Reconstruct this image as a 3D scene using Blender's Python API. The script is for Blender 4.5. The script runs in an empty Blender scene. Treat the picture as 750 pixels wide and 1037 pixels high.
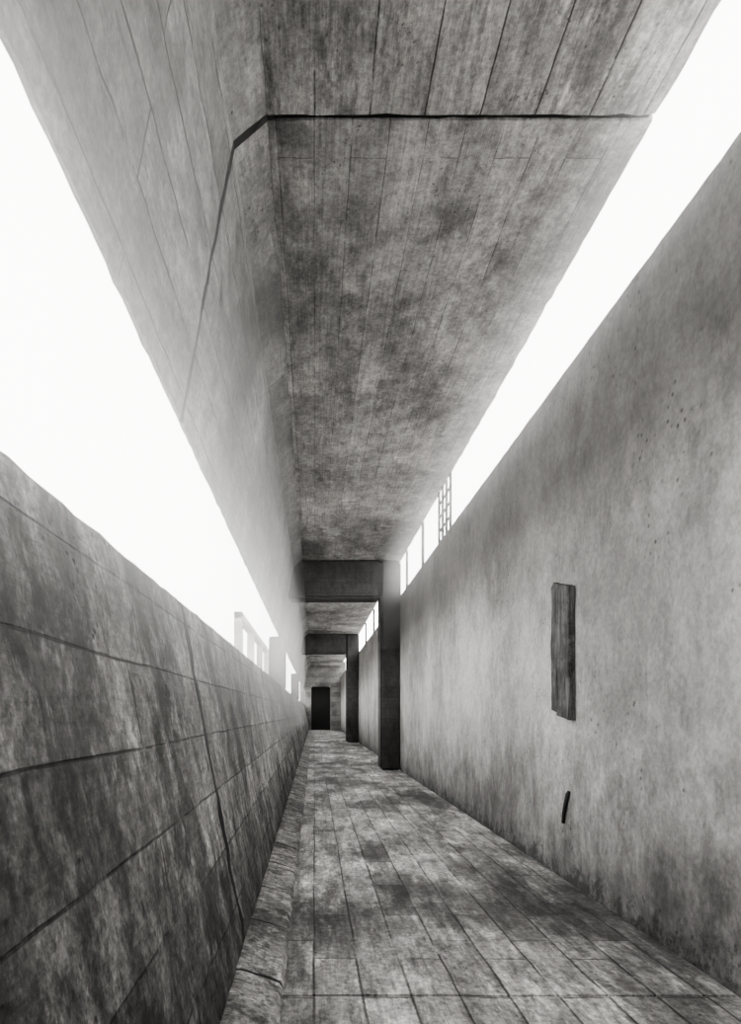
import bpy, bmesh, math, random
from mathutils import Vector, noise
random.seed(7)
D=bpy.data; S=bpy.context.scene
def link(o,parent=None):
    S.collection.objects.link(o)
    if parent: o.parent=parent
    return o
# ---------------- materials ----------------
class NT:
    def __init__(s,name):
        s.m=D.materials.new(name); s.m.use_nodes=True
        s.t=s.m.node_tree; s.t.nodes.clear()
        s.out=s.n('ShaderNodeOutputMaterial'); s.b=s.n('ShaderNodeBsdfPrincipled')
        s.l(s.b.outputs[0],s.out.inputs[0])
    def n(s,k,**kw):
        x=s.t.nodes.new(k)
        for a,v in kw.items(): setattr(x,a,v)
        return x
    def l(s,a,b): s.t.links.new(a,b)
    def setin(s,sock,v):
        if isinstance(v,(int,float)): sock.default_value=v
        else: s.l(v,sock)
    def math(s,op,a,b=0.0,c=None):
        x=s.n('ShaderNodeMath',operation=op); s.setin(x.inputs[0],a); s.setin(x.inputs[1],b)
        if c is not None: s.setin(x.inputs[2],c)
        return x.outputs[0]
    def noise(s,vec,scale,detail=5,rough=.6,dist=0):
        x=s.n('ShaderNodeTexNoise'); s.l(vec,x.inputs['Vector'])
        x.inputs['Scale'].default_value=scale; x.inputs['Detail'].default_value=detail
        x.inputs['Roughness'].default_value=rough; x.inputs['Distortion'].default_value=dist
        return x.outputs['Fac']
    def ramp(s,v,a,b,lo=0.0,hi=1.0):
        x=s.n('ShaderNodeMapRange'); x.interpolation_type='SMOOTHSTEP'
        s.l(v,x.inputs[0]); x.inputs[1].default_value=a; x.inputs[2].default_value=b
        x.inputs[3].default_value=lo; x.inputs[4].default_value=hi
        return x.outputs[0]
    def scale(s,vec,v,off=(0,0,0)):
        x=s.n('ShaderNodeMapping'); s.l(vec,x.inputs[0]); x.inputs['Scale'].default_value=v; x.inputs['Location'].default_value=off
        return x.outputs[0]
    def finish(s,val,height,bump=.4,dist=.01,rough=.9,tint=(1,.98,.955)):
        c=s.n('ShaderNodeCombineColor')
        for i in range(3): s.l(s.math('MULTIPLY',val,tint[i]),c.inputs[i])
        s.l(c.outputs[0],s.b.inputs['Base Color'])
        s.b.inputs['Roughness'].default_value=rough
        s.b.inputs['Specular IOR Level'].default_value=.2
        bp=s.n('ShaderNodeBump'); bp.inputs['Strength'].default_value=bump; bp.inputs['Distance'].default_value=dist
        s.l(height,bp.inputs['Height']); s.l(bp.outputs[0],s.b.inputs['Normal'])
        return s.m

def concrete(name,across='X',base=.35,board=(1.6,.16),mortar=.006,joint_dark=.55,boardvar=.25,
             stain=.5,stain_scale=1.3,stain_thr=(.5,.62),fine=.25,streak=(1,1,1),base_grime_shade=0,pits=.5,seed=0,bump=.5,light=.0,brk_thr=(.36,.58),grime_shade_h=.55,pitscale=26,grain=.18,light_scale=None,crust=True,bigvar=.35,bigscale=.55,rough=.9):
    t=NT(name)
    g=t.n('ShaderNodeNewGeometry'); pos=g.outputs['Position']
    sep=t.n('ShaderNodeSeparateXYZ'); t.l(pos,sep.inputs[0])
    cmb=t.n('ShaderNodeCombineXYZ'); t.l(sep.outputs['Y'],cmb.inputs[0]); t.l(sep.outputs[across],cmb.inputs[1])
    p=t.scale(pos,(1,1,1),(seed*3.1,seed*1.7,seed*2.3))
    big=t.noise(p,bigscale,5,.6,.2)
    val=t.ramp(big,.36,.64,base*(1-bigvar),base*(1+bigvar))
    ps=t.scale(p,streak)
    st=t.noise(ps,stain_scale,10,.74,.25)
    val=t.math('MULTIPLY',val,t.ramp(st,stain_thr[0],stain_thr[1],1.0,1.0-stain))
    st2=t.noise(t.scale(ps,(1,1,1),(9,4,7)),stain_scale*3.7,10,.78,.1)
    val=t.math('MULTIPLY',val,t.ramp(st2,.50,.61,1.0,1.0-stain*.8))
    if light>0:
        lt=t.noise(t.scale(ps,(1,1,1),(2,14,5)),light_scale or stain_scale*2.6,10,.78,.1)
        val=t.math('MULTIPLY',val,t.ramp(lt,.50,.60,1.0,1.0+light))
    fn=t.noise(p,34,7,.8)
    val=t.math('MULTIPLY',val,t.ramp(fn,.35,.65,1-fine,1+fine))
    fn2=t.noise(t.scale(ps,(1,1,1),(3,1,2)),11,9,.8)
    val=t.math('MULTIPLY',val,t.ramp(fn2,.38,.62,1-fine*.8,1+fine*.8))
    height=t.math('MULTIPLY',fn,.7)
    if board:
        wob=t.noise(p,1.5,2,.5)
        off=t.n('ShaderNodeCombineXYZ'); t.l(t.math('MULTIPLY',t.math('SUBTRACT',wob,.5),.02),off.inputs[1])
        va=t.n('ShaderNodeVectorMath',operation='ADD'); t.l(cmb.outputs[0],va.inputs[0]); t.l(off.outputs[0],va.inputs[1])
        br=t.n('ShaderNodeTexBrick'); t.l(va.outputs[0],br.inputs['Vector'])
        br.inputs['Scale'].default_value=1; br.inputs['Mortar Size'].default_value=mortar
        br.inputs['Mortar Smooth'].default_value=.6
        br.inputs['Brick Width'].default_value=board[0]; br.inputs['Row Height'].default_value=board[1]
        br.offset=.37; br.offset_frequency=2; br.inputs['Bias'].default_value=0
        br.inputs['Color1'].default_value=(1-boardvar,)*3+(1,); br.inputs['Color2'].default_value=(1+boardvar,)*3+(1,)
        br.inputs['Mortar'].default_value=(1,1,1,1)
        bw=t.n('ShaderNodeRGBToBW'); t.l(br.outputs['Color'],bw.inputs[0])
        val=t.math('MULTIPLY',val,bw.outputs[0])
        brk=t.ramp(t.noise(p,2.3,6,.7),brk_thr[0],brk_thr[1],.05,1)
        mf=t.math('MULTIPLY',t.math('MULTIPLY',br.outputs['Fac'],brk),joint_dark)
        val=t.math('MULTIPLY',val,t.math('SUBTRACT',1.0,mf))
        height=t.math('SUBTRACT',height,t.math('MULTIPLY',t.math('MULTIPLY',br.outputs['Fac'],brk),1.0))
        gr=t.noise(t.scale(cmb.outputs[0],(2.2,55,1)),1,7,.75,.1)
        val=t.math('MULTIPLY',val,t.ramp(gr,.3,.7,1-grain,1+grain))
        height=t.math('ADD',height,t.math('MULTIPLY',gr,.4))
    if pits>0:
        v=t.n('ShaderNodeTexVoronoi'); t.l(p,v.inputs['Vector']); v.inputs['Scale'].default_value=pitscale
        msk=t.ramp(t.noise(p,1.9,4,.7),.5,.6,0,1)
        pf=t.math('MULTIPLY',t.ramp(v.outputs['Distance'],.08,.26,1,0),msk)
        val=t.math('MULTIPLY',val,t.math('SUBTRACT',1.0,t.math('MULTIPLY',pf,pits)))
        height=t.math('SUBTRACT',height,t.math('MULTIPLY',pf,1.0))
    if base_grime_shade>0:  # darker toward the base: real grime on the wall, painted shade on the parapet
        gn=t.noise(t.scale(p,(1,1.6,.9)),3.2,12,.8,.2)
        h=t.math('SUBTRACT',t.math('MULTIPLY',gn,1.5),t.math('MULTIPLY',sep.outputs['Z'],grime_shade_h))
        val=t.math('MULTIPLY',val,t.ramp(h,.2,.8,1.0,1-base_grime_shade))
        if crust:
            h2=t.math('SUBTRACT',t.math('MULTIPLY',t.noise(p,6,12,.85),1.5),t.math('MULTIPLY',sep.outputs['Z'],1.1))
            val=t.math('MULTIPLY',val,t.ramp(h2,.58,.78,1.0,.25))
    return t.finish(val,height,bump,.012,rough)

M={}
M['ceil']=concrete('ceiling_concrete','X',.29,(3.4,.19),.0045,.6,.17,.38,.9,(.48,.60),.30,(1,.6,1),pits=.6,seed=1,light=.4,grain=.28,bigvar=.48,bigscale=.7,brk_thr=(.38,.56))
M['ceil2']=concrete('ceiling_near_concrete','X',.36,(2.6,.27),.006,.85,.22,.52,1.8,(.52,.62),.32,(1.8,.4,1),pits=.5,seed=5,light=.45,grain=.26,brk_thr=(.37,.52))
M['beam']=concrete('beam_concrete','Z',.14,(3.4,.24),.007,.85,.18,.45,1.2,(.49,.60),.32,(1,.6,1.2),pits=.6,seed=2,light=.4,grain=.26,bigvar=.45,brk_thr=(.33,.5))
M['parapet']=concrete('parapet_concrete','Z',.25,(2.9,.25),.0055,.8,.28,.66,2.4,(.49,.58),.5,(1,1,.5),pits=.7,seed=3,bump=.8,base_grime_shade=.8,light=.75,grime_shade_h=.60,crust=False,bigvar=.45,brk_thr=(.36,.53))  # shade low on the parapet is put into its albedo
M['wall']=concrete('wall_plaster','Z',.27,None,stain=.27,stain_scale=.9,stain_thr=(.5,.62),fine=.19,streak=(1,.9,.6),pits=.65,seed=4,base_grime_shade=.7,bump=.45,grime_shade_h=.50,pitscale=18,bigvar=.34)
M['floor']=concrete('floor_concrete','X',.21,(.62,.19),.007,.8,.42,.6,2.0,(.48,.58),.45,(1.3,.38,1),pits=.6,seed=6,bump=.8,light=.95,grain=.28,bigvar=.62,bigscale=.9,rough=.75,brk_thr=(.34,.52))
M['kerb']=concrete('kerb_concrete','X',.19,(.62,.6),.012,.7,.2,.6,4,(.48,.58),.45,(1,1,1),pits=.6,seed=8,light=1.2)
M['frame']=concrete('frame_concrete','Z',.032,(1,.2),.006,.5,.1,.4,1.6,(.5,.6),.2,(1,1,.5),pits=.3,seed=9)  # very dark base: shadow on the portal frames is put into the colour
M['pale']=concrete('pale_concrete','Z',.45,(2,.3),.006,.3,.06,.2,1,(.5,.6),.1,seed=10,pits=0)
M['grey']=concrete('end_concrete','Z',.16,(2,.3),.006,.4,.06,.3,1,(.5,.6),.1,seed=11,pits=0)
M['dark']=concrete('joint_mortar','Z',.008,None,fine=.4,pits=0,stain=.2)
def wood():
    t=NT('weathered_wood'); g=t.n('ShaderNodeTexCoord').outputs['Object']
    gr=t.noise(t.scale(g,(14,22,1.3)),2.2,10,.75,.8)
    v=t.ramp(gr,.36,.68,.005,.085)
    k=t.noise(g,7,6,.7); v=t.math('MULTIPLY',v,t.ramp(k,.38,.62,.3,1.4))
    return t.finish(v,gr,1.0,.012,.75)
M['wood']=wood()
def metal(name='rusted_steel',a=.006,b=.02):
    t=NT(name); g=t.n('ShaderNodeTexCoord').outputs['Object']
    gr=t.noise(g,60,5,.7); return t.finish(t.ramp(gr,.3,.7,a,b),gr,.6,.002,.9)
M['steel']=metal()
M['door']=metal('doorway_darkness',.001,.004)  # near-black colour stands in for the unlit interior of the open doorway

# ---------------- mesh helpers ----------------
def jit(v,a,f=9.0):
    p=Vector(v)
    n1=noise.noise_vector(p*f); n2=noise.noise_vector(p*f*3.7)
    return p+(n1*a+n2*a*.8)
def loft(name,prof,y0,y1,mat,parent=None,ds=.08,dy=.09,a=.005):
    P=[]
    for i in range(len(prof)):
        A=Vector(prof[i]);B=Vector(prof[(i+1)%len(prof)])
        n=max(1,int((B-A).length/ds))
        for k in range(n): P.append(A.lerp(B,k/n))
    ys=[];y=y0
    while y<y1-1e-4:
        ys.append(y); y+=dy*(1 if -1<y<8 else 3)
    if len(ys)>1 and y1-ys[-1]<dy*.4: ys.pop()
    ys.append(y1)
    bm=bmesh.new(); rows=[]
    for y in ys:
        rows.append([bm.verts.new(jit((q.x,y,q.y),a)) for q in P])
    n=len(P)
    for i in range(len(rows)-1):
        for k in range(n):
            bm.faces.new((rows[i][k],rows[i][(k+1)%n],rows[i+1][(k+1)%n],rows[i+1][k]))
    bm.faces.new(rows[0][::-1]); bm.faces.new(rows[-1])
    bmesh.ops.recalc_face_normals(bm,faces=bm.faces)
    me=D.meshes.new(name); bm.to_mesh(me); bm.free()
    me.materials.append(mat)
    return link(D.objects.new(name,me),parent)
def empty(name):
    e=D.objects.new(name,None); return link(e)
def rect(x0,x1,z0,z1): return [(x0,z0),(x1,z0),(x1,z1),(x0,z1)]
def box(name,x0,x1,y0,y1,z0,z1,mat,parent=None,bev=.008):
    bm=bmesh.new(); bmesh.ops.create_cube(bm,size=1)
    for v in bm.verts:
        v.co=Vector(((x0+x1)/2+v.co.x*(x1-x0),(y0+y1)/2+v.co.y*(y1-y0),(z0+z1)/2+v.co.z*(z1-z0)))
    if bev: bmesh.ops.bevel(bm,geom=bm.edges[:],offset=bev,segments=2,affect='EDGES')
    me=D.meshes.new(name); bm.to_mesh(me); bm.free(); me.materials.append(mat)
    return link(D.objects.new(name,me),parent)

CZ=4.04; END=40.0; BK=-9.0
W=1.65
# ---------------- floor ----------------
fl=empty('floor')
loft('floor_slab',rect(-.9,1.95,-.30,0),2.508,END,M['floor'],fl,a=.003)
loft('floor_slab_near',rect(-.9,1.95,-.30,0),BK,2.49,M['floor'],fl,a=.003,dy=.3)
box('floor_bed',-.9,1.9,BK,END,-.4,-.05,M['dark'],fl,0)
# ---------------- ceiling ----------------
J=3.17; JH=.016
ce=empty('ceiling')
CR=rect(-.23,W+.03,CZ,CZ+.3)
loft('ceiling_panel_near',CR,BK,J-JH,M['ceil2'],ce,a=.008)
loft('ceiling_panel',CR,J+JH,END+.3,M['ceil'],ce,a=.008)
loft('ceiling_joint',rect(-.2,W+.01,CZ+.014,CZ+.28),J-JH,J+JH,M['dark'],ce,a=.004,dy=.1)
# ---------------- hanging edge beam ----------------
be=empty('concrete_edge_beam')
BP=[(-.232,CZ+.001),(-.40,3.90),(-.655,2.54),(-.675,2.55),(-.87,3.06),(-.87,CZ+.3),(-.232,CZ+.3)]
BPJ=[(-.2315,CZ+.000),(-.399,3.90),(-.654,2.54),(-.675,2.55),(-.87,3.06),(-.87,CZ+.3),(-.2315,CZ+.3)]
BH=.022
loft('beam_segment_near',BP,BK,J-BH,M['beam'],be,a=.007)
loft('beam_segment',BP,J+BH,END,M['beam'],be,a=.007)
loft('beam_joint',BPJ,J-BH,J+BH,M['dark'],be,a=.007,dy=.1)
# ---------------- parapet (left wall) ----------------
wl=empty('wall_left')
PP=[(-.60,1.60),(-.30,0.0),(-.9,0.0),(-.9,1.58)]
PPJ=[(-.598,1.601),(-.298,0.0),(-.9,0.0),(-.9,1.58)]
JP=2.89; PH=.028
ends=[BK,JP,16,28,END]
for i in range(4):
    a0=ends[i]+(PH if i else 0); a1=ends[i+1]-(PH if i<3 else 0)
    loft('parapet_segment_%d'%i,PP,a0,a1,M['parapet'],wl,a=.007)
    if i<3: loft('parapet_joint_%d'%i,PPJ,ends[i+1]-PH,ends[i+1]+PH,M['dark'],wl,a=.007,dy=.1)
# kerb
ke=empty('concrete_kerb')
y=-3.0
while y<36:
    L=.62 if y<14 else 3.0
    o=random.uniform(-.006,.006)
    KP=[(-.302,0.0),(-.311,.078+o),(-.288,.076+o),(-.135+o,.026),(-.12+o,0)]
    loft('kerb_block',KP,y,y+L-.018,M['kerb'],ke,ds=.05,dy=.1,a=.005)
    loft('kerb_joint',KP,y+L-.018,y+L,M['dark'],ke,ds=.05,dy=.1,a=.005)
    y+=L
# ---------------- right wall ----------------
wr=empty('wall_right')
loft('wall_panel',rect(W,W+.3,0,3.35),BK,END,M['wall'],wr,a=.004,ds=.12)
wf=empty('wall_front_light_block')  # unseen wall added behind the camera to darken the near corridor
box('light_block_slab',-.9,1.95,BK-.3,BK,0,4.3,M['grey'],wf,.01)
# ---------------- cross frames ----------------
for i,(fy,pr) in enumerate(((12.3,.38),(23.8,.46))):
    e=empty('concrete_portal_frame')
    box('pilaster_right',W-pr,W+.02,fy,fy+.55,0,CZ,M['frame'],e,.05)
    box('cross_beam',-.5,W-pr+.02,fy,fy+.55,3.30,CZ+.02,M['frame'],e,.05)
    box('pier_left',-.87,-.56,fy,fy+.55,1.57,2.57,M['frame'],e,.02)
# ---------------- clerestory mullions ----------------
wi=empty('window_1')
for k in range(4):
    yy=7.85+k*.24
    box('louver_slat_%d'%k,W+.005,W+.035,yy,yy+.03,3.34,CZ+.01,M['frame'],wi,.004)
for k,z in enumerate((3.5,3.68,3.86)):
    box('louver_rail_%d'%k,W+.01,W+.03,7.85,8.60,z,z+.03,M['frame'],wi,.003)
for k,yy in enumerate((9.9,11.6)):
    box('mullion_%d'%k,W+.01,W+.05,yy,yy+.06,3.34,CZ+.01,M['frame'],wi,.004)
wi2=empty('window_2')
for k,yy in enumerate((15.5,18.2,21,26,29,32)):
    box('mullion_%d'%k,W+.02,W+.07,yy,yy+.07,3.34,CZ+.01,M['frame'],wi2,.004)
# ---------------- end wall with dark doorway ----------------
wb=empty('wall_back')
box('jamb_left',-.9,-.18,END,END+.3,0,4.3,M['grey'],wb,.01)
box('jamb_right',1.0,1.95,END,END+.3,0,4.3,M['grey'],wb,.01)
box('lintel',-.18,1.0,END,END+.3,2.75,4.3,M['grey'],wb,.01)
dr=empty('door_1')
box('doorway_dark_panel',-.18,1.0,END+.15,END+.2,0,2.75,M['door'],dr,.005)  # black panel painted as the darkness inside the doorway
box('door_rail',-.18,1.0,END+.12,END+.15,1.2,1.32,M['door'],dr,.005)
box('door_stile',.37,.45,END+.12,END+.15,0,2.75,M['door'],dr,.005)

# ---------------- wooden plank on the wall ----------------
def plank():
    bm=bmesh.new()
    def slab(poly,x0,x1):
        a=[];b=[]
        pts=[]
        for i in range(len(poly)):
            A=Vector(poly[i]);B=Vector(poly[(i+1)%len(poly)])
            n=max(1,int((B-A).length/.035))
            for k in range(n): pts.append(A.lerp(B,k/n))
        for q in pts:
            j=noise.noise_vector(Vector((q.x*14,q.y*9,x0*5)))*.005
            a.append(bm.verts.new((x0+j.z,q.x+j.x,q.y+j.y))); b.append(bm.verts.new((x1,q.x+j.x,q.y+j.y)))
        n=len(pts)
        bm.faces.new(a); bm.faces.new(b[::-1])
        for i in range(n): bm.faces.new((a[i],b[i],b[(i+1)%n],a[(i+1)%n]))
    slab([(4.05,1.055),(4.05,1.905),(4.245,1.955),(4.25,1.085)],W-.050,W-.004)
    slab([(4.258,1.10),(4.254,1.95),(4.34,1.985),(4.38,1.955),(4.38,1.12)],W-.036,W-.004)
    bmesh.ops.recalc_face_normals(bm,faces=bm.faces)
    bmesh.ops.bevel(bm,geom=[e for e in bm.edges if len(e.link_faces)==2 and e.calc_face_angle(0)>.8],offset=.004,segments=1,affect='EDGES')
    me=D.meshes.new('wooden_plank'); bm.to_mesh(me); bm.free(); me.materials.append(M['wood'])
    return link(D.objects.new('wooden_plank',me))
plank()
# ---------------- small steel stub ----------------
def stub():
    bm=bmesh.new()
    pts=[Vector((W-.004,4.145,.595)),Vector((W-.012,4.15,.575)),Vector((W-.016,4.17,.52)),Vector((W-.014,4.21,.44)),Vector((W-.008,4.24,.375))]
    rr=[.010,.014,.014,.013,.010]; prev=None
    for i,p in enumerate(pts):
        d=(pts[min(i+1,4)]-pts[max(i-1,0)]).normalized()
        u=Vector((1,0,0)); u=(u-d*u.dot(d)).normalized(); w=d.cross(u)
        ring=[bm.verts.new(p+(u*math.cos(t*math.pi/4)+w*math.sin(t*math.pi/4))*rr[i]) for t in range(8)]
        if prev:
            for k in range(8): bm.faces.new((prev[k],prev[(k+1)%8],ring[(k+1)%8],ring[k]))
        else: bm.faces.new(ring[::-1])
        prev=ring
    bm.faces.new(prev)
    bmesh.ops.recalc_face_normals(bm,faces=bm.faces)
    me=D.meshes.new('steel_rebar_stub'); bm.to_mesh(me); bm.free(); me.materials.append(M['steel'])
    link(D.objects.new('steel_rebar_stub',me))
stub()
# ---------------- outside ----------------
gm=NT('pale_ground'); gp=gm.n('ShaderNodeNewGeometry').outputs['Position']
gn=gm.noise(gp,.4,6,.6); gmat=gm.finish(gm.ramp(gn,.3,.7,.24,.34),gn,.2,.02)
box('ground',-60,60,-40,90,-.9,-.42,gmat,None,0)
pv=empty('concrete_pavilion')
for k,yy in enumerate((18,21.5,25,28.5,32)):
    box('column_%d'%k,-2.25,-2.02,yy,yy+.25,-.42,3.95,M['pale'],pv,.01)
box('top_beam',-2.25,-2.02,18,32.25,3.75,3.95,M['pale'],pv,.01)
box('mid_rail',-2.2,-2.07,18,32.2,2.6,2.75,M['pale'],pv,.01)

# ---------------- thin scatter volumes added to imitate halation at the two openings ----------------
def halation_volume(name,dens,prof,y0,y1,parent,g=.88):
    hm=D.materials.new('halation_scatter'); hm.use_nodes=True; nt=hm.node_tree; nt.nodes.clear()
    o=nt.nodes.new('ShaderNodeOutputMaterial'); vs=nt.nodes.new('ShaderNodeVolumeScatter')
    vs.inputs['Color'].default_value=(1,1,1,1); vs.inputs['Density'].default_value=dens; vs.inputs['Anisotropy'].default_value=g
    nt.links.new(vs.outputs[0],o.inputs['Volume'])
    loft(name,prof,y0,y1,hm,parent,ds=9,dy=50,a=0)
me_=empty('halation_volume')
halation_volume('halation_parapet_side',.085,[(-.16,.9),(-.46,.9),(-.585,1.61),(-.585,2.7),(-.47,3.3),(-.16,3.3)],-1,12.2,me_,.86)
halation_volume('halation_clerestory_side',.075,[(1.1,2.3),(1.64,2.3),(1.64,4.02),(1.1,4.02)],.5,12.2,me_,.86)

# ---------------- world / light ----------------
w=D.worlds.new('World'); S.world=w; w.use_nodes=True
bg=w.node_tree.nodes['Background']; bg.inputs[0].default_value=(1,.98,.955,1); bg.inputs[1].default_value=13.0

cam=D.cameras.new('camera'); co=link(D.objects.new('camera',cam))
co.location=(0,0,1.1); co.rotation_euler=(math.pi/2,0,0)
cam.sensor_fit='HORIZONTAL'; cam.sensor_width=36; cam.lens=650/750*36
cam.shift_x=57/750; cam.shift_y=(722-518.5)/750
cam.clip_start=.02
S.camera=co
